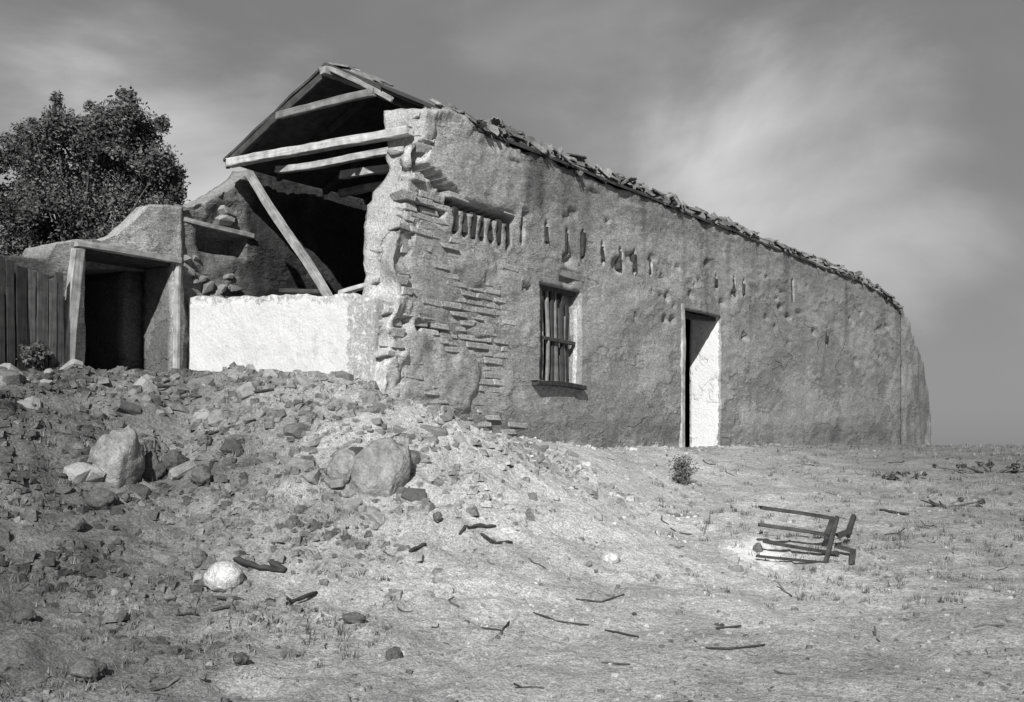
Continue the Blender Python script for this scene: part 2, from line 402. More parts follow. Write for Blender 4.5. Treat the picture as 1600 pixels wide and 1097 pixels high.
def f_tone(s, z, q):
    v = 1.0
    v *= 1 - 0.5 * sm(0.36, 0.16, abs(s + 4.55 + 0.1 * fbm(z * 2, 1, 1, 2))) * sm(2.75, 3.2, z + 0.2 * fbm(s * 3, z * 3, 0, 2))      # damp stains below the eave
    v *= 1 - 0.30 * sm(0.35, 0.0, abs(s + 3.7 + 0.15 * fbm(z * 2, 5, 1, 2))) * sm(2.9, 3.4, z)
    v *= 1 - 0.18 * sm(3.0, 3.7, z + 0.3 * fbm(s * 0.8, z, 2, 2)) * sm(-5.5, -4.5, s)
    v *= 1 + 0.34 * sm(-6.4, -7.3, s)  # broken end toned paler, painting in the sunlight it catches
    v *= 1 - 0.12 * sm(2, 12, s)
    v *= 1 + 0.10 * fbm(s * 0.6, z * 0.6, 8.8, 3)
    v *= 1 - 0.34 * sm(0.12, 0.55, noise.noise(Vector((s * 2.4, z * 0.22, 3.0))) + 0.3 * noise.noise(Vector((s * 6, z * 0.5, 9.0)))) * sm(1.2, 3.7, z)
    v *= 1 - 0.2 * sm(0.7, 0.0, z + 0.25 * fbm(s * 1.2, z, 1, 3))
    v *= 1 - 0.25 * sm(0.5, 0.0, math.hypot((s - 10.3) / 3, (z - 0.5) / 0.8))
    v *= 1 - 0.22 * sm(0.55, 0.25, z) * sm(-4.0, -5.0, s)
    return v
def f_white(s, z, q):
    if abs(s - 1.5) < 0.02 and z < 2.4 and q > 0.0: return 1.0
    return 0.0
def sock_mark(x):
    e = interp(END, 2.65); return x if x > -5 else -7.5 + (x - e) * 2.5 / (-5 - e)
MARKS = sorted(set([-7.5, WIN[0], WIN[1], DOOR[0], DOOR[1], 13.2] + [round(sock_mark(x), 4) for q in SOCK for x in (q[0] - 0.008, q[0], q[1], q[1] + 0.008)]))
FA = breaks(MARKS, lambda s: 0.034 if s < -4.4 else (0.05 if s < 3 else 0.09))
FA_OLD = breaks([-7.5, WIN[0], WIN[1], DOOR[0], DOOR[1], 13.2], lambda s: 0.034 if s < -4.4 else (0.05 if s < 3 else 0.09))
FB = breaks([-0.6, WIN[2], WIN[3], DOOR[3], 3.9], 0.042)
def f_inc(s, z):
    if WIN[0] < s < WIN[1] and WIN[2] < z < WIN[3]: return False
    if DOOR[0] < s < DOOR[1] and z < DOOR[3]: return False
    return True
def f_amp(s, z, q):
    if s < -7.2: return 0.055 if z > 1.6 else 0.08
    if z > 3.7: return 0.035
    if abs(s - 0.75) < 0.9 and z < 2.4 or abs(s + 3.9) < 0.75 and 0.7 < z < 2.3: return 0.006
    return 0.012
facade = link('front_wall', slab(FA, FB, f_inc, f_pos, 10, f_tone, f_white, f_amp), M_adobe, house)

# worn bricks laid bare in the wall face and in its broken end
BR = [chunk_box('brick', (0.34, 0.16, 0.068), 50 + k, 0.16, 0.14) for k in range(6)]
BH = [chunk_box('brick', (0.20, 0.20, 0.078), 70 + k, 0.12, 0.22) for k in range(6)]
rg = random.Random(5); nb = 0
def brick(m, s, t, z, rz=0):
    global nb
    o = link('brick', m, M_brick, facade); o.location = (s, t, z)
    o.rotation_euler = (rg.uniform(-.04, .04), rg.uniform(-.03, .03), rz + rg.uniform(-.05, .05)); o.scale = [rg.uniform(.93, 1.05) for _ in range(3)]
    nb += 1
c = 0; z = 0.16
while z < 3.0:
    s = -7.25 + (0.19 if c % 2 else 0)
    while s < -4.4:
        e = exposed(s, z)
        insock = any(a - 0.2 < s < b + 0.2 and c0 - 0.05 < z < d0 + 0.05 for a, b, c0, d0, _ in SOCK)
        if e > 0.4 and rg.random() < 0.93 and not insock and s - 0.2 > interp(END, z) + 0.05:
            brick(rg.choice(BR), s, 0.097 + rg.uniform(-0.014, 0.014), z)
        s += 0.36
    z += 0.086; c += 1
z = 0.75; c = 0
while z < 3.75:
    for t in (0.10, 0.34):
        if rg.random() < 0.62:
            brick(rg.choice(BH), interp(END, z) + rg.uniform(-0.03, 0.08) + 0.09, t + rg.uniform(-.03, .03), z, rg.uniform(-.15, .15))
    z += 0.118; c += 1

for k, (a_, b_, c_, d_, _) in enumerate(SOCK):
    bar('joist_stub', ((a_ + b_) / 2, f_pos((a_ + b_) / 2, d_ + 0.07, 0)[1] - 0.012 if k > 6 else 0.035, (c_ + d_) / 2), ((a_ + b_) / 2, 0.4, (c_ + d_) / 2), (b_ - a_) * (1.5 if k > 6 else 1.1), (d_ - c_) * rg.uniform(.8, 1.1), M_woodd, house, 200 + k, bend=0.002)
# crumbled far end running on past the corner
ENDTOP = [(13.2, 3.66), (13.6, 3.6), (14.0, 3.42), (14.6, 3.05), (15.4, 2.65), (16.1, 2.15), (16.5, 1.75), (16.85, 1.2), (17.0, 0.3)]
def e_pos(s, z, q):
    tp = interp(ENDTOP, s) + 0.16 * fbm(s * 2.2, 1.2, 7, 3) * sm(13.2, 13.8, s)
    zz = -0.5 + (tp + 0.5) * z
    return (s, 0.03 + 0.03 * (s - 13.2) + q * 0.5 + (0.05 * fbm(s, zz, 3, 3) if q == 0 else 0), zz)
link('end_wall', slab(breaks([13.22, 17.0], 0.1), breaks([0, 1], 0.03), lambda a, b: True, e_pos, 4, lambda s, z, q: 0.80 + 0.12 * fbm(s, z * 4, 2, 2), None, lambda *a: 0.045), M_adobe, house)

# low whitewashed stump of the near end wall
WT = [(0.3, 1.60), (0.6, 1.66), (1.2, 1.70), (2.0, 1.74), (3.2, 1.80)]
def g_pos(t, z, q):
    tp = interp(WT, t) + 0.035 * fbm(t * 3.0, 4.0, 1, 3)
    zz = 0.2 + (tp - 0.2) * z
    return (-7.5 + q * 0.4 + (0.015 * fbm(t * 1.2, zz * 1.2, 2, 3) if q == 0 else 0), t, zz)
def g_white(t, z, q):
    if q > 0.3: return 0.0
    return 1.25 * sm(1.0, 0.86, z + 0.05 * fbm(t * 5, z * 6, 1, 3)) * sm(0.52, 0.66, t + 0.06 * fbm(t * 3, z * 9, 3, 3)) * (0.45 + 0.55 * sm(0.32, 0.44, z + 0.06 * fbm(t * 4, z * 6, 7, 3))) + 0.33
link('gable_wall', slab(breaks([3.14, 0.2][::-1], 0.035), breaks([0, 1], 0.025), lambda a, b: True, g_pos, 5, lambda t, z, q: 1.0, g_white, lambda t, z, q: 0.012 + 0.02 * sm(0.93, 1.0, z)), M_white, house)
bpy.data.objects['gable_wall'].data.flip_normals()

# back wall, near stretch eroded, slot opening with a lintel
BT = [(-7.7, 2.86), (-7.3, 3.0), (-6.9, 3.22), (-6.65, 3.42), (-6.4, 3.62), (13.2, 3.62)]
SLOT = (-7.32, -6.55, 2.42, 2.66)
def b_pos(s, z, q):
    tp = interp(BT, s) + 0.07 * fbm(s * 2.5, 2.5, 1, 3) * sm(-6, -6.6, s)
    z2 = z if z < 2.7 else 2.7 + (z - 2.7) * (tp - 2.7) / 0.8
    t = 3.15 + q * 0.4
    if q == 0:
        t += 0.05 * fbm(s * 1.8, z2 * 1.8, 9.0, 4) + 0.03 * abs(fbm(s * 6, z2 * 7, 3.0, 3))
        if SLOT[0] < s < SLOT[1] and SLOT[2] < z2 < SLOT[3]: t += 0.33
    return (s, t, z2)
link('back_wall', slab(breaks([-7.75, -5.0, 13.2], lambda s: 0.045 if s < -5 else 0.4), breaks([-0.5, 1.2, 3.5], lambda z: 0.05 if z > 1.2 else 0.3), lambda a, b: True, b_pos, 4, lambda s, z, q: (0.72 + 0.25 * fbm(s * 2, z * 2, 3, 3)) * (1 - 0.78 * sm(-6.75, -6.35, s + 0.12 * fbm(s * 3, z * 3, 1, 3)) * (q == 0)), None, lambda s, z, q: 0.022 if s < -5 else 0.01), M_adobe, house)  # inner face toned dark past the broken end, painting the interior's shade
bar('slot_lintel', (-7.62, 3.17, 2.74), (-6.45, 3.17, 2.70), 0.12, 0.06, M_woodp, house, 3)
# far gable wall
def r_pos(t, z, q):
    tp = 3.5 + 0.85 * (1 - abs(t - 1.45) / 1.8)
    return (12.7 + q * 0.4, t, -0.5 + (tp + 0.5) * z)
fg = link('far_gable_wall', slab(breaks([0.47, 3.2], 0.3), breaks([0, 1], 0.1), lambda a, b: True, r_pos, 2, lambda *a: 0.9), M_adobe, house)

# roof: two boarded slopes, timbers, broken tiles
RE = -7.02
def roof_z(t, s=0.0): return 4.47 - 0.52 * abs(t - 1.32) - 0.10 * sm(9.0, 12.0, s) - 0.42 * max(0.0, (s - 11.2) / 2.0) ** 2 * 0.8
def roof_mesh():
    V, Fc = [], []
    S = breaks([RE, 13.15], 0.2); T = breaks([-0.05, 1.32, 3.05], 0.28)
    for top in (0, 1):
        for i, s in enumerate(S):
            for j, t in enumerate(T):
                tt = t; ss = s
                if j == 0: tt += 0.05 * noise.noise(Vector((s * 3.1, 1, 1)))
                if s < -6.1: tt = max(tt, 0.50 - 0.02 * j)
                if i == 0: ss += 0.05 * noise.noise(Vector((t * 5, 3, 1)))
                V.append((ss, tt, roof_z(tt, s) + 0.035 * top + 0.04 * fbm(s * 0.35, t * 0.5, 2, 2)))
    n, mm = len(T), len(S); o = n * mm
    for i in range(mm - 1):
        for j in range(n - 1):
            a, b, c_, d = i * n + j, (i + 1) * n + j, (i + 1) * n + j + 1, i * n + j + 1
            Fc.append((a, d, c_, b)); Fc.append((a + o, b + o, c_ + o, d + o))
    for i in range(mm - 1):
        for j in (0, n - 1):
            a, b = i * n + j, (i + 1) * n + j; Fc.append((a, b, b + o, a + o) if j == 0 else (b, a, a + o, b + o))
    for j in range(n - 1):
        for i in (0, mm - 1):
            a, b = i * n + j, i * n + j + 1; Fc.append((b, a, a + o, b + o) if i == 0 else (a, b, b + o, a + o))
    return mesh('roof', V, Fc)
roof = link('roof', roof_mesh(), M_woodd, house)
# plank edges and rafters at the open end
bar('rafter', (RE + 0.03, 0.36, roof_z(0.36) - 0.045), (RE + 0.03, 1.32, roof_z(1.32) - 0.03), 0.05, 0.06, M_woodm, house, 21)
bar('rafter', (RE + 0.03, 3.02, roof_z(3.02) - 0.06), (RE + 0.03, 1.32, roof_z(1.32) - 0.06), 0.06, 0.09, M_woodd, house, 22)
for k, s in enumerate((-6.1, -5.2, -4.3, -3.4)):
    bar('rafter', (s, -0.02, roof_z(-0.02) - 0.06), (s, 1.32, roof_z(1.32) - 0.06), 0.07, 0.09, M_woodd, house, 30 + k)
    bar('rafter', (s, 3.02, roof_z(3.02) - 0.06), (s, 1.32, roof_z(1.32) - 0.06), 0.07, 0.09, M_woodd, house, 40 + k)
bar('tie_beam', (RE + 0.02, 0.08, 3.52), (RE + 0.02, 2.98, 3.545), 0.12, 0.10, M_wood, house, 51)
bar('tie_beam', (-6.45, 0.3, 3.50), (-6.45, 2.68, 3.52), 0.09, 0.085, M_wood, house, 52)
bar('tie_beam', (-5.75, 0.3, 3.50), (-5.75, 2.2, 3.52), 0.09, 0.10, M_wood, house, 53)
bar('tie_beam', (-5.0, 0.3, 3.50), (-5.0, 2.9, 3.52), 0.09, 0.10, M_wood, house, 54)
bar('broken_brace', (-5.72, 0.55, 3.33), (-5.75, 1.35, 3.52), 0.07, 0.08, M_wood, house, 55)
bar('collar_beam', (RE + 0.03, 0.60, 4.04), (RE + 0.03, 2.12, 4.02), 0.07, 0.085, M_woodm, house, 56)
bar('ridge_pole', (RE - 0.08, 1.32, 4.40), (11.5, 1.32, 4.25), 0.09, 0.1, M_woodm, house, 57)
bar('wall_plate', (-6.75, 0.2, 3.74), (11.5, 0.2, 3.68), 0.12, 0.1, M_woodm, house, 58)
# loose boards on the bare end of the roof
for k, (t0, t1, dz) in enumerate(((0.98, 1.40, 0.10), (0.62, 0.95, 0.075), (0.5, 0.8, 0.09))):
    bar('roof_board', (RE + 0.12, t0, roof_z(t0) + dz), (RE + 0.16, t1, roof_z(t1) + dz), 0.2, 0.025, M_woodm, house, 60 + k)
# tiles
def tile_mesh(seed):
    rr = random.Random(seed); V, Fc = [], []; n, kx = 6, 3; Ln = rr.uniform(.11, .25); r = rr.uniform(.06, .095); arc = rr.uniform(2.2, 3.1)
    for lay in (0, 1):
        for i in range(kx + 1):
            for a in range(n + 1):
                th = (a / n - .5) * arc; rad = r * (1 - .12 * i / kx) - (0.016 if lay else 0)
                x = Ln * (i / kx - .5) + ((rr.uniform(-.05, .05)) if (i in (0, kx) and lay == 0) else 0)
                if lay and i in (0, kx): x = V[i * (n + 1) + a][0]
                V.append((x, rad * math.sin(th), rad * math.cos(th)))
    o = (kx + 1) * (n + 1)
    for i in range(kx):
        for a in range(n):
            p = i * (n + 1) + a; q = p + n + 1
            Fc.append((p, q, q + 1, p + 1)); Fc.append((p + o, p + 1 + o, q + 1 + o, q + o))
    for a in range(n):
        p = a; Fc.append((p, p + 1, p + 1 + o, p + o)); p = kx * (n + 1) + a; Fc.append((p + 1, p, p + o, p + 1 + o))
    for i in range(kx):
        p = i * (n + 1); q = p + n + 1; Fc.append((q, p, p + o, q + o)); p += n; q += n; Fc.append((p, q, q + o, p + o))
    return mesh('tile', V, Fc)
TM = [tile_mesh(k) for k in range(8)]
rg = random.Random(77)
def put_tile(s, t, dz, messy):
    o = link('tile', rg.choice(TM), M_tile, roof)
    o.location = (s, t, roof_z(t, s) + 0.03 + dz)
    sl = math.atan(0.52) * (1 if t < 1.32 else -1)
    o.rotation_euler = (rg.gauss(0, messy * 0.6) + (math.pi if rg.random() < 0.25 else 0), -sl + rg.gauss(0, messy * 0.4), math.pi / 2 + rg.gauss(0, messy))
s = -6.25
while s < 13.0:
    dens = 0.55 + 0.5 * noise.noise(Vector((s * 0.8, 3, 3)))
    big = 1.0 if s < -4.6 else 0.55
    if rg.random() < 0.92: put_tile(s, rg.uniform(-0.02, 0.15), 0.02, 0.45)
    if rg.random() < dens * 0.9: put_tile(s + rg.uniform(-.1, .1), rg.uniform(0.1, 0.4), rg.uniform(0.02, 0.06), 0.5)
    if rg.random() < dens * 0.55 * (0.6 + big): put_tile(s + rg.uniform(-.1, .1), rg.uniform(-0.02, 0.25), rg.uniform(0.05, 0.10), 0.9)
    s += 0.155 if s < 2 else 0.19
for k in range(45):
    put_tile(rg.uniform(-5.8, 12.8), rg.uniform(0.6, 2.9), 0.03, 0.5)

# window: casing, bars, boards, sill, lintel
wa, wb, wc, wd = WIN
win = bar('window_frame', (wa + 0.03, 0.09, wc - 0.02), (wa + 0.03, 0.09, wd), 0.07, 0.09, M_woodd, house, 70, up=(0, 1, 0))
def sub(o, parent):
    o.parent = parent; o.matrix_parent_inverse = parent.matrix_basis.inverted(); return o
sub(bar('frame_head', (wa, 0.09, wd - 0.03), (wb, 0.09, wd - 0.03), 0.09, 0.07, M_woodd, None, 71), win)
sub(bar('frame_jamb', (wb - 0.02, 0.05, wc), (wb - 0.02, 0.05, wd - 0.25), 0.035, 0.06, M_pale, None, 72, up=(0, 1, 0)), win)
sub(bar('frame_rail', (wa + .06, 0.07, 1.42), (wb - .05, 0.07, 1.40), 0.05, 0.05, M_woodd, None, 73), win)
for k, (x, wd_, mt, top) in enumerate(((0.14, .05, M_woodd, wd), (0.25, .045, M_woodd, wd), (0.36, .04, M_woodm, wd - .02), (0.50, .06, M_woodd, wd - .03), (0.63, .05, M_woodm, 1.62), (0.76, .06, M_woodd, wd - .02), (0.90, .05, M_woodd, 1.9), (0.20, .03, M_woodm, wd), (0.575, .03, M_woodm, wd - .05), (0.83, .03, M_woodm, 1.75))):
    sub(bar('window_bar', (wa + x, 0.10, wc), (wa + x + rg.uniform(-.02, .02), 0.10, top), wd_, 0.04, mt, None, 80 + k, up=(0, 1, 0)), win)
for k in range(5):
    sub(bar('shutter_board', (wa + 0.12 + k * 0.205, 0.17, wc + .01), (wa + 0.12 + k * 0.205, 0.17, wd - .03 - 0.1 * (k % 2)), 0.19, 0.03, M_woodm if k > 2 else M_woodd, None, 90 + k, up=(0, 1, 0)), win)
bar('window_sill', (wa - 0.2, -0.02, wc - 0.03), (wb + 0.02, -0.02, wc - 0.05), 0.2, 0.06, M_woodd, house, 97)
bar('window_lintel', (wa - 0.02, 0.03, wd + 0.22), (wb + 0.1, 0.03, wd + 0.2), 0.1, 0.09, M_woodm, house, 98)
# doorway: pale post, dark head
bar('door_post', (DOOR[0] - 0.02, 0.02, -0.15), (DOOR[0] - 0.03, 0.02, 2.38), 0.12, 0.10, M_wood, house, 99, up=(0, 1, 0))
bar('door_head', (DOOR[0] + 0.02, 0.12, 2.17), (DOOR[1] - 0.02, 0.12, 2.17), 0.14, 0.08, M_woodd, house, 100)

# ------------------------------------------------------------------ side building on the left
AO = Wp(-8.43, 3.10, 0.95)
annex = tag(empty('adobe_annex', AO, ANG), 'small eroded adobe outbuilding with dark open doorway below the tree', 'outbuilding')
inv = Matrix.Translation((-AO.x, -AO.y, -AO.z))
def hl(s, t, z): return (s + 8.4, t - 2.95, z - 0.95)      # house frame -> annex frame
AT = [(-13, 1.9), (-11, 1.86), (-10.2, 1.95), (-9.5, 1.98), (-9.38, 2.2), (-9.1, 2.27), (-8.75, 2.31), (-8.55, 2.42), (-8.35, 2.58), (-8.12, 2.80), (-7.85, 2.86), (-7.6, 2.90)]
AD = (-9.0, -7.77, 0.2, 2.20)
def a_pos(s, z, q):
    tp = interp(AT, s) + 0.035 * fbm(s * 3, 1.5, 6, 3)
    z2 = z if z < 2.2 else 2.2 + (z - 2.2) * (tp - 2.2) / 0.70
    if s < AD[0]: z2 = 0.2 + (z - 0.2) * (tp - 0.2) / 2.7
    t = 2.93 + q * (0.55 - 0.33 * sm(2.2, 2.3, z2)) + (0.03 * fbm(s * 1.6, z2 * 1.6, 4, 4) if q == 0 else 0)
    return hl(s, t, z2)
def a_inc(s, z): return not (AD[0] < s < AD[1] and z < AD[3])
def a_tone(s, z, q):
    if abs(s - AD[1]) < 0.02 and q > 0: return 0.47  # doorway reveal darkened in its colour to deepen the shade there
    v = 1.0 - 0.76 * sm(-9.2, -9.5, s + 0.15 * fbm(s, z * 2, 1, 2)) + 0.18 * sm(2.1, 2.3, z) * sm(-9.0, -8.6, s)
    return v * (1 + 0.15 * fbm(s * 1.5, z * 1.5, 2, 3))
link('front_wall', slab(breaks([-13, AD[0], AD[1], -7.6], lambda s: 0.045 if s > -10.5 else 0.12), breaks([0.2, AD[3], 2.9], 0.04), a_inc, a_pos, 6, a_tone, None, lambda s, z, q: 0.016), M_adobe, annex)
def sw(name, s0, s1, t0, t1, zt, thick, along='t'):
    if along == 't': f = lambda a, b, q: hl(s0 + q * thick, a, 0.2 + (zt - 0.2) * b); A = breaks([t0, t1], 0.12)
    else: f = lambda a, b, q: hl(a, t0 + q * thick, 0.2 + (zt - 0.2) * b); A = breaks([s0, s1], 0.12)
    o = link(name, slab(A, breaks([0, 1], 0.06), lambda a, b: True, f, 3, lambda *a: 0.3, None, lambda *a: 0.02), M_adobe, annex)  # room walls toned dark, putting the interior's shade into their colour
    if along == 't': o.data.flip_normals()
sw('side_wall', -8.0, 0, 3.56, 6.4, 2.13, 0.4)
sw('side_wall', -12.6, 0, 3.56, 6.4, 1.6, 0.4)
sw('rear_wall', -12.6, -7.6, 6.41, 0, 1.66, 0.4, 's')
# flat earth roof sloping with the walls
rv, rf = [], []
for q in (0, 1):
    for s, z in ((-12.6, 1.62), (-10.2, 1.64), (-9.3, 1.66), (-9.2, 2.02), (-7.65, 2.14)):
        for t in (3.45, 6.8): rv.append(hl(s, t, z + 0.12 * q))
for i in range(4):
    a = i * 2; rf += [(a, a + 1, a + 3, a + 2), (a + 10, a + 12, a + 13, a + 11), (a, a + 2, a + 12, a + 10), (a + 1, a + 11, a + 13, a + 3)]
rf += [(0, 10, 11, 1), (8, 9, 19, 18)]
link('roof', mesh('roof', rv, rf, {'tone': [0.45] * 20, 'white': [0.0] * 20}), M_adobe, annex)
bar('door_post', hl(-9.27, 2.90, 0.75), hl(-9.11, 2.90, 2.16), 0.135, 0.10, M_wood, annex, 110, up=(0, 1, 0))
bar('door_post', hl(-7.75, 2.90, 0.85), hl(-7.72, 2.90, 2.15), 0.045, 0.08, M_woodp, annex, 111, up=(0, 1, 0))
bar('door_lintel', hl(-9.15, 2.89, 2.225), hl(-7.70, 2.89, 2.225), 0.06, 0.07, M_woodp, annex, 113, bend=0.002)
bar('soffit_shade_board', hl(-9.1, 3.22, 2.18), hl(-7.72, 3.22, 2.18), 0.5, 0.06, M_woodd, annex, 112, bend=0.002)  # dark board added so the doorway's underside reads as shaded

s_ = -9.36; k = 0; rg = random.Random(3)
while s_ > -11.2:
    wk = rg.uniform(.085, .13); tk = rg.uniform(-.012, .012)
    bar('plank', hl(s_ - wk / 2, 2.80 + tk, 0.35), hl(s_ - wk / 2 + rg.uniform(-.02, .02), 2.81 + tk, 1.88 + rg.uniform(-.22, .12)), wk, 0.022, (M_plank if k not in (1, 3) else M_plankg), annex, 300 + k, up=(0, 1, 0), bend=0.004)
    s_ -= wk + rg.uniform(.004, .02); k += 1
# ------------------------------------------------------------------ leaning timber in the open end
def W2(s, t, z): return Wp(s, t, z)
def top_level_bar(name, p, q, w_, h_, mat, seed, label, cat, group=None, **k):
    p, q = Vector(p), Vector(q); root_z = min(p.z, q.z)
    o = bar(name, p, q, w_, h_, mat, None, seed, **k)
    return tag(o, label, cat, group)
top_level_bar('fallen_rafter', W2(-7.33, 0.98, 1.66), W2(-7.12, 2.50, 3.34), 0.085, 0.085, M_woodp, 120, 'pale fallen rafter leaning from white wall stump up to truss', 'rafter')
top_level_bar('broken_board', W2(-7.30, 1.02, 1.74), W2(-7.32, 1.75, 1.80), 0.09, 0.05, M_woodd, 121, 'dark broken board lying on top of the white wall stump, left of leaning rafter', 'board')
top_level_bar('broken_board', W2(-7.28, 0.36, 1.80), W2(-7.34, 0.80, 1.70), 0.10, 0.05, M_wood, 122, 'pale broken board on wall top right of the leaning rafter foot', 'board')

# ------------------------------------------------------------------ rocks, rubble
def hull(name, seed, npt=26, flat=0.8):
    rr = random.Random(seed); bm = bmesh.new()
    for _ in range(npt):
        v = Vector((rr.gauss(0, 1), rr.gauss(0, 1), rr.gauss(0, 1))).normalized()
        e = rr.uniform(2.2, 5); n = (abs(v.x) ** e + abs(v.y) ** e + abs(v.z) ** e) ** (1 / e)
        v = v / n * 0.5 * rr.uniform(.82, 1.05); v.z *= flat; bm.verts.new(v)
    r = bmesh.ops.convex_hull(bm, input=bm.verts[:])
    bmesh.ops.delete(bm, geom=[v for v in bm.verts if not v.link_faces], context='VERTS')
    m = bpy.data.meshes.new(name); bm.to_mesh(m); bm.free(); return m
def boulder(name, px, py, dims, mat, label, cat='boulder', seed=0, sink=0.25, rz=0.0, rough=0.16, group=None, cut=None):
    p = ray_ground(px, py); bm = bmesh.new(); bmesh.ops.create_icosphere(bm, subdivisions=4, radius=0.5)
    for v in bm.verts:
        d = v.co.copy()
        f = 1 + rough * fbm(d.x * 2.2 + seed, d.y * 2.2, d.z * 2.2, 3) - 0.5 * rough * abs(fbm(d.x * 5 + seed, d.y * 5, d.z * 5, 3)) + 0.06 * fbm(d.x * 11 + seed, d.y * 11, d.z * 11, 3)
        v.co = d * f
        if cut:
            nrm, dist = Vector(cut[0]).normalized(), cut[1]
            ex = v.co.dot(nrm) - dist
            if ex > 0: v.co -= nrm * ex * (0.7 + 0.25 * noise.noise(d * 3))
        v.co = Vector((v.co.x * dims[0], v.co.y * dims[1], v.co.z * dims[2]))
    m = bpy.data.meshes.new(name); bm.to_mesh(m); bm.free(); m.polygons.foreach_set('use_smooth', [True] * len(m.polygons))
    o = link(name, m, mat); o.location = (p.x, p.y + dims[1] * 0.3, ground_z(p.x, p.y + dims[1] * 0.3) + dims[2] * (0.5 - sink)); o.rotation_euler = (0, 0, rz)
    return tag(o, label, cat, group)
boulder('boulder', 600, 778, (0.70, 0.5, 0.72), M_grey, 'large grey boulder with dark right side in front of the broken corner', seed=3.3, sink=0.42, rough=0.22, cut=((1, -0.12, -0.3), 0.16))
boulder('boulder', 537, 765, (0.30, 0.3, 0.34), M_grey, 'small tilted dark stone just left of the large grey boulder', 'stone', seed=8.1, rz=0.6, cut=((1, -0.3, -0.3), 0.12))
boulder('boulder', 178, 755, (0.55, 0.45, 0.66), M_grey, 'big rounded earth-grey boulder at left below the outbuilding doorway', seed=5.2, sink=0.45, rough=0.22, cut=((1, -0.12, -0.25), 0.2))
boulder('boulder', 345, 930, (0.30, 0.28, 0.25), M_pale, 'pale round boulder in left foreground between fallen sticks', seed=1.7, rough=0.1)
boulder('boulder', 955, 880, (0.16, 0.15, 0.12), M_pale, 'small pale stone in open ground left of the wooden frame', 'stone', seed=4.7)
for k, (px, py, a, b, c_, lab) in enumerate(((232, 752, .24, .2, .3, 'dark upright stone right of the big rounded boulder'), (272, 742, .27, .22, .27, 'dark blocky stone, second to the right of the big rounded boulder'),
        (312, 765, .24, .2, .2, 'dark blocky stone, third to the right of the big rounded boulder'), (155, 800, .28, .2, .2, 'dark wedge shaped stone below the big rounded boulder'),
        (318, 705, .16, .14, .14, 'small dark stone on rubble slope above the three dark blocky stones'), (615, 1030, .11, .1, .11, 'dark triangular stone alone in bottom centre foreground'),
        (552, 975, .17, .12, .08, 'dark flat stone in foreground up and left of the triangular stone'), (115, 830, .15, .15, .15, 'dark stone at left, below the dark wedge shaped stone'),
        (35, 975, .16, .14, .12, 'dark stone at the lower left edge of the ground'), (130, 1070, .24, .2, .14, 'dark stone in the bottom left corner'), (375, 1045, .12, .1, .09, 'dark stone at bottom left centre near picture foot'),
        (683, 820, .09, .09, .09, 'small dark stone on pale ground below the large grey boulder'), (310, 890, .13, .12, .16, 'dark stone just above the pale round boulder'), (1185, 868, .10, .09, .12, 'small dark stone lying on the white plaster patch'))):
    boulder('dark_stone', px, py, (a, b, c_), M_dark, lab, 'stone', seed=20.3 + k, rz=k * 1.1, rough=0.3)  # near the rounded boulder the dark colour stands in for shaded block faces
RK = [hull('rubble_block', 300 + k, 26, 0.7 + 0.04 * k) for k in range(8)]
BK = [chunk_box('rubble_block', (1, 0.62, 0.5), 400 + k, 0.2, 0.12) for k in range(5)]
rg = random.Random(31)
zones = [ # s range, t range, n, size range, words, group
    ((-10.9, -7.7), (0.6, 2.75), 85, (.10, .34), 'rubble heap below outbuilding doorway', 'adobe rubble on the heap at left'),
    ((-9.4, -7.5), (-1.6, 0.7), 70, (.08, .28), 'rubble slope below the white wall', 'adobe rubble below the white wall'),
    ((-11.5, -8.6), (-1.6, 0.9), 40, (.08, .25), 'dark ground in the left foreground', 'adobe rubble in the left foreground'),
    ((-7.5, -5.0), (-1.5, -0.12), 40, (.06, .18), 'pale bank at foot of broken corner', 'adobe rubble at the foot of the broken corner'),
    ((-9.5, -3), (-5.2, -1.5), 34, (.05, .14), 'open ground in the middle foreground', 'loose clods in the middle foreground')]
BLOCKS, DARKMESH = [], {}
for (sa, sb), (ta, tb), n, (da, db), words, grp in zones:
    for _ in range(n):
        s, t = rg.uniform(sa, sb), rg.uniform(ta, tb); p = Wp(s, t); d = da + (db - da) * rg.random() ** 2.2
        zz = ground_z(p.x, p.y)
        if -9.1 < s < -7.6 and t > 2.2: d *= 0.6
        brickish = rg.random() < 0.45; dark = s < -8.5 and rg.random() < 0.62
        me = rg.choice(BK if brickish else RK)
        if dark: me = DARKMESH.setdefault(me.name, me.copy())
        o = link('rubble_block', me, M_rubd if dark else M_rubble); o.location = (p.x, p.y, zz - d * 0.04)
        o.rotation_euler = (rg.gauss(0, .35), rg.gauss(0, .35), rg.uniform(0, 6.28)); o.scale = (d * rg.uniform(.9, 1.4), d * rg.uniform(.8, 1.1), d * rg.uniform(.7, 1.0))
        tag(o, None, 'rubble', grp)
        BLOCKS.append((o, (800 + F_PX * p.x / p.y, HORIZON - F_PX * zz / p.y), f"{'dark' if dark else 'pale'} {'squared adobe block' if brickish else 'jagged adobe lump'}"))
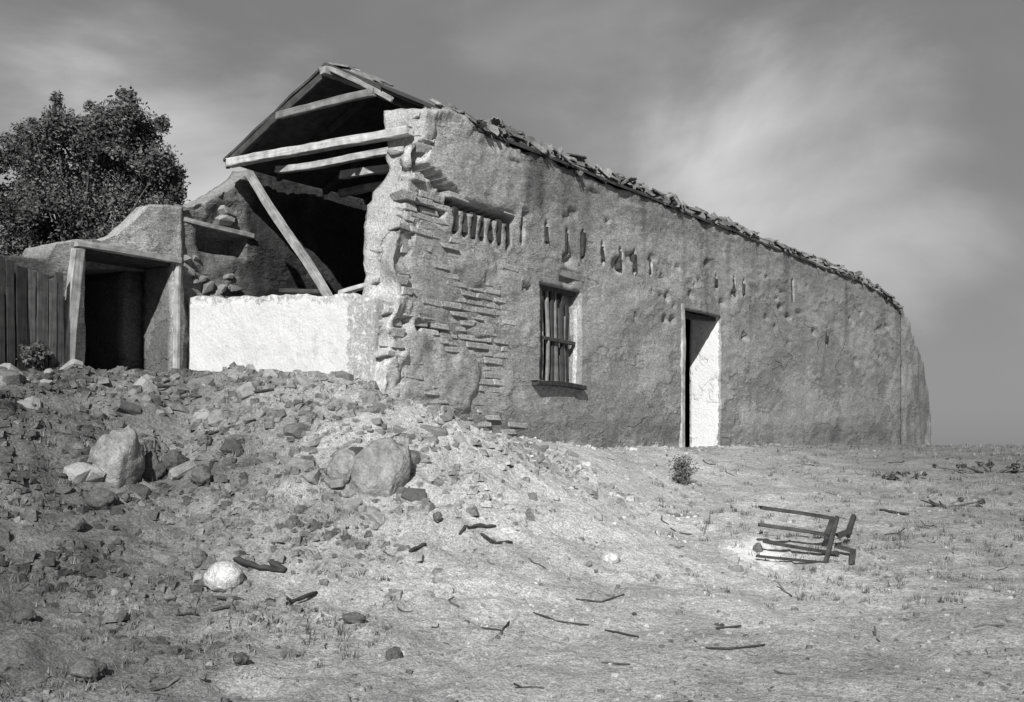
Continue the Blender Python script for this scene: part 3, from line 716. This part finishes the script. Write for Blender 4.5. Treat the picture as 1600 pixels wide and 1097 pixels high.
# every block is told apart by its rank from the nearest landmark one can find
MARKS_PX = [((600, 740), 'the large grey boulder'), ((178, 710), 'the big rounded boulder'), ((340, 912), 'the pale round boulder'), ((200, 560), 'the outbuilding doorway'), ((420, 580), 'the white wall'),
            ((590, 600), 'the broken wall corner'), ((292, 745), 'the row of dark stones'), ((615, 1025), 'the dark triangular stone'), ((760, 838), 'the bent branch'), ((35, 970), 'the dark stone at lower left edge'), ((915, 980), 'the long thin rod'), ((800, 690), 'the foot of the window wall')]
ORD = 'nearest|second nearest|third nearest|fourth nearest|fifth nearest|sixth nearest|seventh nearest|eighth nearest|ninth nearest|tenth nearest|eleventh nearest|twelfth nearest|thirteenth nearest|fourteenth nearest|fifteenth nearest|sixteenth nearest|seventeenth nearest|eighteenth nearest|nineteenth nearest|twentieth nearest'.split('|')
def side_of(q, m):
    dx, dy = q[0] - m[0], q[1] - m[1]
    return ('right of' if dx > 0 else 'left of') if abs(dx) > abs(dy) else ('below' if dy > 0 else 'above')
for o, q, look in BLOCKS:
    m, nm = min(MARKS_PX, key=lambda k: math.hypot(q[0] - k[0][0], q[1] - k[0][1])); sd_ = side_of(q, m); dd = math.hypot(q[0] - m[0], q[1] - m[1])
    rank = sum(1 for _, r, l2 in BLOCKS if l2 == look and side_of(r, m) == sd_ and math.hypot(r[0] - m[0], r[1] - m[1]) < dd)
    o['label'] = f"{look} {sd_} {nm}, {ORD[rank] if rank < 20 else 'far from it'}"
bw_o = bpy.data.objects['back_wall']
for k in range(22):
    o = link('stone', rg.choice(RK), M_rubble, bw_o); s_ = rg.uniform(-7.65, -6.75); z_ = rg.uniform(1.75, 3.0)
    if SLOT[0] - .1 < s_ < SLOT[1] + .1 and SLOT[2] - .12 < z_ < SLOT[3] + .15: z_ = 1.9 + 0.4 * rg.random()
    o.location = (s_, 3.17, z_); d = rg.uniform(.1, .22); o.scale = (d * 1.3, d, d * .7); o.rotation_euler = (rg.gauss(0, .2), rg.gauss(0, .2), rg.gauss(0, .3))
# uncounted crumbs
def scatter_bits(name, n, place, size, label, tone=(0.5, 1.5), lim=None):
    V, Fc, T = [], [], []; rr = random.Random(len(name) * 7)
    tries = 0; c_ = 0
    while c_ < n and tries < n * 6:
        tries += 1; q = place(rr)
        if q is None: continue
        c_ += 1; x, y = q; z = ground_z(x, y); d = size[0] + (size[1] - size[0]) * rr.random() ** 4.5; tn = rr.uniform(*tone) * soil_tone(x, y); o = len(V)
        a = rr.uniform(0, 6.28); ca, sa_ = math.cos(a), math.sin(a)
        for vx, vy, vz in ((-.5, -.4, -.2), (.5, -.35, -.2), (.45, .4, -.2), (-.4, .45, -.2), (-.3, -.25, .48), (.3, -.22, .42), (.2, .28, .5), (-.25, .22, .4)):
            vx += rr.uniform(-.2, .2); vy += rr.uniform(-.2, .2); vz += rr.uniform(-.18, .14)
            V.append((x + d * (vx * ca - vy * sa_) * 1.25, y + d * (vx * sa_ + vy * ca), z + d * (vz - 0.08))); T.append(tn)
        for f in ((0, 1, 5, 4), (1, 2, 6, 5), (2, 3, 7, 6), (3, 0, 4, 7), (4, 5, 6, 7)): Fc.append(tuple(o + i for i in f))
    return tag(link(name, mesh(name, V, Fc, {'tone': T}), M_bits), label, None, kind='stuff')
def pl_mound(rr):
    s, t = rr.uniform(-12, -5.2), rr.uniform(-2.6, 2.9)
    if s > -7.6 and t > -0.1: return None
    if rr.random() > sm(-3.2, 0.5, t + 1.0 * noise.noise(Vector((s, t, 0)))) : return None
    if noise.noise(Vector((s * 2.2, t * 2.2, 6))) + 0.5 * noise.noise(Vector((s * 5, t * 5, 1))) < rr.uniform(-.45, .45): return None
    p = Wp(s, t); return p.x, p.y
def pl_field(rr):
    y = 5.8 + 14 * rr.random() ** 1.3; x = rr.uniform(-0.47, 0.47) * y
    s, t = st_of(x, y)
    if t > -0.05: return None
    if noise.noise(Vector((x * 0.9, y * 0.9, 5))) < rr.uniform(-0.6, 0.5): return None
    return x, y
scatter_bits('rubble_crumbs', 8500, pl_mound, (0.012, 0.11), 'adobe crumbs and small broken lumps covering the mound', (0.4, 0.95))
scatter_bits('gravel', 9000, pl_field, (0.008, 0.05), 'scattered gravel and small clods over the open ground', (0.35, 1.2))
def pl_foot(rr):
    s_ = rr.uniform(-6.5, 16.5); p = Wp(s_, -0.5 * rr.random() ** 2.0 + 0.03); return p.x, p.y
scatter_bits('wall_foot_debris', 2600, pl_foot, (0.015, 0.11), 'fallen adobe crumbs lying along the foot of the long wall', (0.5, 1.15))

# ------------------------------------------------------------------ sticks and timbers on the ground
def stick(pts, w_, mat, label, seed, cat='stick', lift=0.5):
    w_ *= 0.6; P = [ray_ground(*p) for p in pts]; P = [Vector((p.x, p.y, p.z + w_ * lift)) for p in P]
    org = P[0].copy(); V, Fc = [], []; k = 6; rr = random.Random(seed); n = 6 * (len(P) - 1)
    for i in range(n + 1):
        u = i / n * (len(P) - 1); j = min(int(u), len(P) - 2); c0 = P[j].lerp(P[j + 1], u - j)
        gz = ground_z(c0.x, c0.y) + w_ * 0.35; c0.z = max(c0.z, gz)
        d = (P[j + 1] - P[j]).normalized(); sd_ = d.cross(Vector((0, 0, 1))).normalized(); upv = sd_.cross(d)
        r = w_ * 0.5 * (1 + 0.5 * noise.noise(Vector((i * 0.9, seed * 1.7, 1)))) * (0.75 if i in (0, n) else 1)
        for a in range(k):
            th = 6.2832 * a / k; V.append(c0 + sd_ * r * math.cos(th) + upv * r * math.sin(th) + Vector((0, 0, 0.3 * w_ * noise.noise(Vector((i * .6, seed, 4))))) - org)
    for i in range(n):
        for a in range(k): b = (a + 1) % k; Fc.append((i * k + a, i * k + b, (i + 1) * k + b, (i + 1) * k + a))
    Fc.append(tuple(reversed(range(k)))); Fc.append(tuple(n * k + a for a in range(k)))
    o = link('fallen_stick' if cat == 'stick' else 'fallen_log', mesh('stick', [tuple(v) for v in V], Fc, None, True), mat); o.location = org
    return tag(o, label, cat)
stick([(366, 880), (405, 890), (445, 898)], 0.075, M_woodd, 'short dark log lying right above the pale round boulder', 1, 'log')
stick([(422, 885), (446, 900)], 0.085, M_woodd, 'stubby dark log end beside the short dark log', 2, 'log')
stick([(330, 937), (382, 942)], 0.04, M_woodd, 'short dark stick just below the pale round boulder', 3)
stick([(415, 946), (455, 944), (495, 932)], 0.055, M_woodd, 'crooked dark branch right of and below the pale round boulder', 4)
stick([(275, 963), (310, 964)], 0.03, M_woodd, 'thin dark stick left of and below the pale round boulder', 5)
stick([(330, 962), (360, 952)], 0.04, M_woodd, 'small dark stick between two sticks below the pale round boulder', 6)
stick([(718, 838), (745, 828), (775, 826)], 0.05, M_woodd, 'dark bent branch lying on pale ground at picture centre', 7)
stick([(752, 838), (775, 852), (800, 850)], 0.04, M_woodd, 'dark curved twig below the bent branch at picture centre', 8)
stick([(833, 960), (870, 972), (920, 981)], 0.022, M_woodd, 'long thin dark rod on ground in centre foreground', 9)
stick([(945, 987), (998, 997)], 0.024, M_woodd, 'shorter thin dark rod following on from the long rod', 10)
stick([(940, 1037), (985, 1041)], 0.022, M_woodd, 'thin dark stick near the bottom edge at centre', 11)
stick([(1102, 1016), (1140, 1017), (1195, 1010)], 0.026, M_woodd, 'thin dark stick near the bottom edge right of centre', 12)
stick([(752, 984), (785, 988), (796, 975)], 0.022, M_woodd, 'hooked thin twig left of the long rod in the foreground', 13)
stick([(640, 865), (665, 858), (640, 866)], 0.05, M_woodd, 'short dark stub between large boulder and bent branch', 14)
stick([(900, 940), (940, 945), (975, 930)], 0.025, M_woodd, 'thin curved twig above the long rod in the foreground', 15)
stick([(1098, 840), (1108, 815), (1110, 800)], 0.025, M_woodm, 'thin grey curved branch left of the wooden frame', 16)
stick([(1375, 800), (1420, 806)], 0.05, M_woodd, 'dark pole lying right of and above the wooden frame', 17)
stick([(230, 612), (275, 606)], 0.06, M_woodd, 'dark stick on rubble just below the outbuilding doorway', 18)
stick([(280, 624), (315, 622)], 0.04, M_woodd, 'thin dark stick on rubble right of and below the doorway', 19)
stick([(370, 622), (395, 621), (428, 612)], 0.05, M_woodd, 'dark bent stick on rubble below the left part of white wall', 20)
stick([(305, 685), (350, 678), (400, 663)], 0.04, M_woodd, 'long dark branch across the rubble slope below the white wall', 21)

# broken wooden frame at right and the white plaster it lies on
fp = ray_ground(1245, 885)
frame = tag(empty('wooden_frame', fp), 'broken wooden frame of four dark rails lying aslant at lower right', 'wooden frame')
def fr(px, py, back):    # point on the tilted frame plane, relative to its base
    Y = fp.y + back; v = Vector(((px - 800) / F_PX * Y, Y, (HORIZON - py) / F_PX * Y)); return v - fp + Vector((0, 0, 0.07))
for k, (a, b, w_) in enumerate((((1188, 806, .72), (1308, 824, .72), .05), ((1186, 832, .50), (1302, 851, .50), .05), ((1194, 858, .27), (1308, 876, .27), .045), ((1182, 881, .04), (1296, 893, .03), .035))):
    bar('rail', fr(*a), fr(*b), w_, w_ * 0.7, M_woodd, frame, 130 + k, bend=0.01)
bar('cross_piece', fr(1308, 820, .74), fr(1288, 896, .0), 0.04, 0.035, M_woodd, frame, 136)
bar('cross_piece', fr(1300, 826, .70), fr(1290, 850, .46), 0.05, 0.05, M_woodd, frame, 137)
bar('bracket', fr(1308, 848, .5), fr(1328, 842, .55), 0.04, 0.05, M_woodd, frame, 138)
bar('bracket', fr(1324, 850, .52), fr(1336, 820, .7), 0.045, 0.05, M_woodd, frame, 139)
bar('bracket', fr(1306, 868, .3), fr(1334, 877, .25), 0.04, 0.04, M_woodd, frame, 140)
bar('bracket', fr(1332, 874, .26), fr(1331, 892, .1), 0.05, 0.05, M_woodd, frame, 141)
V, Fc, n = [], [], 40
cx = ray_ground(1182, 866)
rings = 8
for i in range(rings + 1):
    for a in range(n):
        th = 6.2832 * a / n; rr_ = (i / rings) * (1 + 0.28 * fbm(math.cos(th) * 1.3, math.sin(th) * 1.3, 3, 3))
        x, y = cx.x + 0.36 * rr_ * math.cos(th), cx.y + 0.66 * rr_ * math.sin(th)
        V.append((x - cx.x, y - cx.y, ground_z(x, y) - cx.z + (0.02 if i < rings else -0.03) + 0.012 * fbm(x * 6, y * 6, 2, 2)))
for i in range(rings):
    for a in range(n): b = (a + 1) % n; Fc.append((i * n + a, (i + 1) * n + a, (i + 1) * n + b, i * n + b))
pp = link('plaster_heap', mesh('plaster_heap', V, Fc, {'white': [max(0.0, 1.5 - 1.6 * (k // n) / rings) for k in range(len(V))]}, True), M_lime); pp.location = cx
tag(pp, 'low white patch of spilled plaster under left end of the wooden frame', 'plaster')

# ------------------------------------------------------------------ vegetation
def leaf_cloud(name, clumps, n, size, mat, parent, seed, org, shell=0.3, tone=(0.5, 1.6)):
    rr = random.Random(seed); V, Fc, T = [], [], []
    tot = sum(c_[3] ** 2 for c_ in clumps)
    for (cx_, cy, cz, r) in clumps:
        for _ in range(int(n * r * r / tot)):
            d = Vector((rr.gauss(0, 1), rr.gauss(0, 1), rr.gauss(0, 1))).normalized() * r * (shell + (1 - shell) * rr.random()) * rr.uniform(.7, 1.15)
            p = Vector((cx_, cy, cz)) + d - org
            if noise.noise((p + org) * 1.7) < -0.30: continue
            a = Vector((rr.gauss(0, 1), rr.gauss(0, 1), rr.gauss(0, .7))).normalized(); b = a.orthogonal().normalized()
            b = Matrix.Rotation(rr.uniform(0, 6.28), 3, a) @ b
            l = rr.uniform(*size); wd_ = l * rr.uniform(.35, .6); o = len(V)
            V += [p - a * l * .5, p + b * wd_ * .5, p + a * l * .5, p - b * wd_ * .5]; tn = rr.uniform(*tone) * (1 + 0.5 * noise.noise((p + org) * 1.3)); T += [tn] * 4
            Fc.append((o, o + 1, o + 2, o + 3))
    return link(name, mesh(name, [tuple(v) for v in V], Fc, {'tone': T}), mat, parent)
def limbs(name, segs, mat, parent):
    V, Fc = [], []
    for si, (p, q, r0, r1) in enumerate(segs):
        p, q = Vector(p), Vector(q); d = (q - p).normalized(); sd_ = d.orthogonal().normalized(); up = d.cross(sd_); k, n = 8, 5; o = len(V)
        for i in range(n + 1):
            c0 = p.lerp(q, i / n) + 0.12 * r0 * 6 * noise.noise_vector(Vector((i * .5, si * 3.3, 1))) * math.sin(math.pi * i / n); r = r0 + (r1 - r0) * i / n
            for a in range(k): th = 6.2832 * a / k; V.append(tuple(c0 + (sd_ * math.cos(th) + up * math.sin(th)) * r))
        for i in range(n):
            for a in range(k): b = (a + 1) % k; Fc.append((o + i * k + a, o + i * k + b, o + (i + 1) * k + b, o + (i + 1) * k + a))
    return link(name, mesh(name, V, Fc, None, True), mat, parent)
TY = 19.0
def tp(px, py, dy=0.0): Y = TY + dy; return Vector(((px - 800) / F_PX * Y, Y, (HORIZON - py) / F_PX * Y))
tbase = Vector((tp(120, 600).x, TY, 0)); tbase.z = ground_z(tbase.x, tbase.y)
tree = tag(empty('leafy_tree', tbase), 'dark leafy tree standing behind the small adobe outbuilding', 'tree')
cl = []
rg = random.Random(8)
for px, py, r in ((95, 190, .30), (60, 235, .36), (130, 215, .22), (195, 185, .34), (225, 215, .38), (165, 250, .42), (100, 270, .45), (40, 300, .40), (225, 280, .42), (245, 330, .34), (180, 330, .5), (110, 345, .5), (40, 370, .45),
                  (265, 295, .22), (0, 320, .35), (-30, 380, .5), (150, 390, .45), (80, 410, .45), (10, 430, .5), (-60, 300, .4), (140, 240, .4), (135, 205, .36), (110, 215, .3), (165, 200, .34), (150, 180, .16), (250, 250, .3), (268, 270, .2), (20, 400, .5), (-20, 450, .5), (50, 440, .4), (70, 300, .5), (120, 300, .5), (200, 250, .4), (60, 350, .5), (150, 350, .5), (-10, 260, .35), (40, 260, .35), (275, 310, .12), (210, 385, .35), (245, 200, .16), (85, 165, .12), (195, 160, .14), (20, 225, .15), (45, 195, .10)):
    for _ in range(4):
        v = tp(px + rg.uniform(-14, 14), py + rg.uniform(-14, 14), rg.uniform(-.9, .9)); cl.append((v.x, v.y, v.z, r * rg.uniform(.7, 1.15)))
leaf_cloud('crown', cl, 170000, (.035, .09), M_leaf, tree, 4, tbase)
segs = [((0, 0, -0.2), (0.05, 0, 1.9), .22, .16)]
for c_ in cl[::4]:
    e = Vector(c_[:3]) - tbase; mid = Vector((0.05, 0, 1.9)).lerp(e, 0.5) + Vector((0, 0, 0.15)); segs += [((0.05, 0, 1.85), mid, .05, .025), (mid, mid.lerp(e, .8), .025, .008)]
limbs('trunk', segs, M_bark, tree)
def shrub(px, py, wm, hm, n, label, seed, mat=M_shrub, size=(.03, .08), dens=5, cat='shrub', group=None, tone=(.5, 1.6)):
    p = ray_ground(px, py); root = tag(empty('shrub', p), label, cat, group); rr = random.Random(seed); cs = []
    for _ in range(dens):
        r = 0.5 * min(wm, hm) * rr.uniform(.5, .85)
        cs.append((p.x + rr.uniform(-.5, .5) * (wm - r), p.y + rr.uniform(-.4, .4) * wm, p.z + r * .7 + rr.uniform(0, 1) * max(0.02, hm - 1.7 * r), r))
    leaf_cloud('foliage', cs, n, size, mat, root, seed, p, 0.2, tone)
    limbs('stem', [((0, 0, -.05), Vector(c_[:3]) - p, .02, .006) for c_ in cs], M_bark, root)
    return root
shrub(30, 575, .7, .35, 2600, 'low dark shrub against the outbuilding wall at far left', 2, dens=7)
shrub(-45, 520, 1.0, 1.4, 4000, 'tall dark shrub cut by the left edge, below the tree', 3, dens=9)
shrub(1070, 758, .36, .42, 1300, 'small grey weed clump in front of the pale doorway', 4, size=(.015, .05), dens=12, tone=(1.0, 2.4))
for k, (px, py, wm, hm, lab) in enumerate(((1475, 788, .9, .10, 'low flat dark scrub at right, nearest of the field scrub'), (1550, 738, 1.4, .16, 'flat dark scrub near the right edge below the horizon'), (1410, 748, .6, .08, 'thin flat scrub in the right field nearest the house end'))):
    shrub(px, py, wm, hm, 1500, lab, 30 + k, dens=10, size=(.02, .06))
def tufts(name, n, place, hgt, mat, label, tone=(.5, 1.5), blades=14):
    rr = random.Random(len(label)); V, Fc, T = [], [], []; c_ = 0; tries = 0
    while c_ < n and tries < n * 8:
        tries += 1; q = place(rr)
        if q is None: continue
        c_ += 1; x, y = q; z = ground_z(x, y); tn = rr.uniform(*tone); sp = rr.uniform(.02, .07)
        for _ in range(blades):
            a = rr.uniform(0, 6.28); h = hgt * rr.uniform(.4, 1.2); bx, by = x + sp * rr.gauss(0, .6), y + sp * rr.gauss(0, .6); lean = rr.uniform(.2, .9) * h
            o = len(V); wv = 0.0035 + 0.003 * rr.random(); ca, sa_ = math.cos(a), math.sin(a)
            V += [(bx - sa_ * wv, by + ca * wv, z - .01), (bx + sa_ * wv, by - ca * wv, z - .01), (bx + ca * lean, by + sa_ * lean, z + h)]; T += [tn] * 3; Fc.append((o, o + 1, o + 2))
    return tag(link(name, mesh(name, V, Fc, {'tone': T}), mat), label, None, kind='stuff')
def pl_right(rr):
    y = rr.uniform(9, 34); x = rr.uniform(0.12, 0.46) * y; s, t = st_of(x, y)
    if t > -1.0 or noise.noise(Vector((x * .5, y * .5, 1))) < rr.uniform(-.5, .4) - 0.5 * sm(.2, .42, x / y): return None
    return x, y
def pl_left(rr):
    y = rr.uniform(6, 12.5); x = rr.uniform(-0.46, -0.1) * y
    if noise.noise(Vector((x * .8, y * .8, 2))) < rr.uniform(-.4, .6): return None
    return x, y
tufts('dry_grass', 900, pl_right, .06, M_dry, 'sparse dry grass on the darker ground at right', (.3, 1.2))
tufts('weeds', 350, pl_left, .05, M_dry, 'short dry weeds on the ground at left', (.25, 1.2))

def twigs(name, n, label):
    rr = random.Random(91); V, Fc, T = [], [], []; c_ = 0
    while c_ < n:
        y = 6.2 + 12 * rr.random() ** 1.2; x = rr.uniform(-0.46, 0.46) * y; s_, t_ = st_of(x, y)
        if t_ > -0.15 and not (s_ < -7.8 and t_ < 2.7): continue
        if noise.noise(Vector((x * .7, y * .7, 8))) < rr.uniform(-.7, .5): continue
        c_ += 1; a = rr.uniform(0, 6.28); L_ = 0.03 + 0.2 * rr.random() ** 3; r = 0.003 + 0.025 * L_; tn = rr.uniform(.4, 1.3)
        o = len(V); d = Vector((math.cos(a), math.sin(a), 0)); sd_ = Vector((-d.y, d.x, 0)); bend = rr.uniform(-.25, .25) * L_
        for i in range(4):
            q = Vector((x, y, 0)) + d * L_ * (i / 3 - .5) + sd_ * bend * math.sin(math.pi * i / 3); q.z = ground_z(q.x, q.y) + r * .7 + (0.3 * L_ * rr.random() if i == 3 else 0)
            for v in (sd_ * r, Vector((0, 0, r)), -sd_ * r, Vector((0, 0, -r))): V.append(tuple(q + v)); T.append(tn)
        for i in range(3):
            for k in range(4): b = (k + 1) % 4; Fc.append((o + i * 4 + k, o + i * 4 + b, o + i * 4 + 4 + b, o + i * 4 + 4 + k))
    return tag(link(name, mesh(name, V, Fc, {'tone': T}), M_leaf), label, None, kind='stuff')
twigs('twigs', 160, 'small dark twigs and chips littering the open ground')
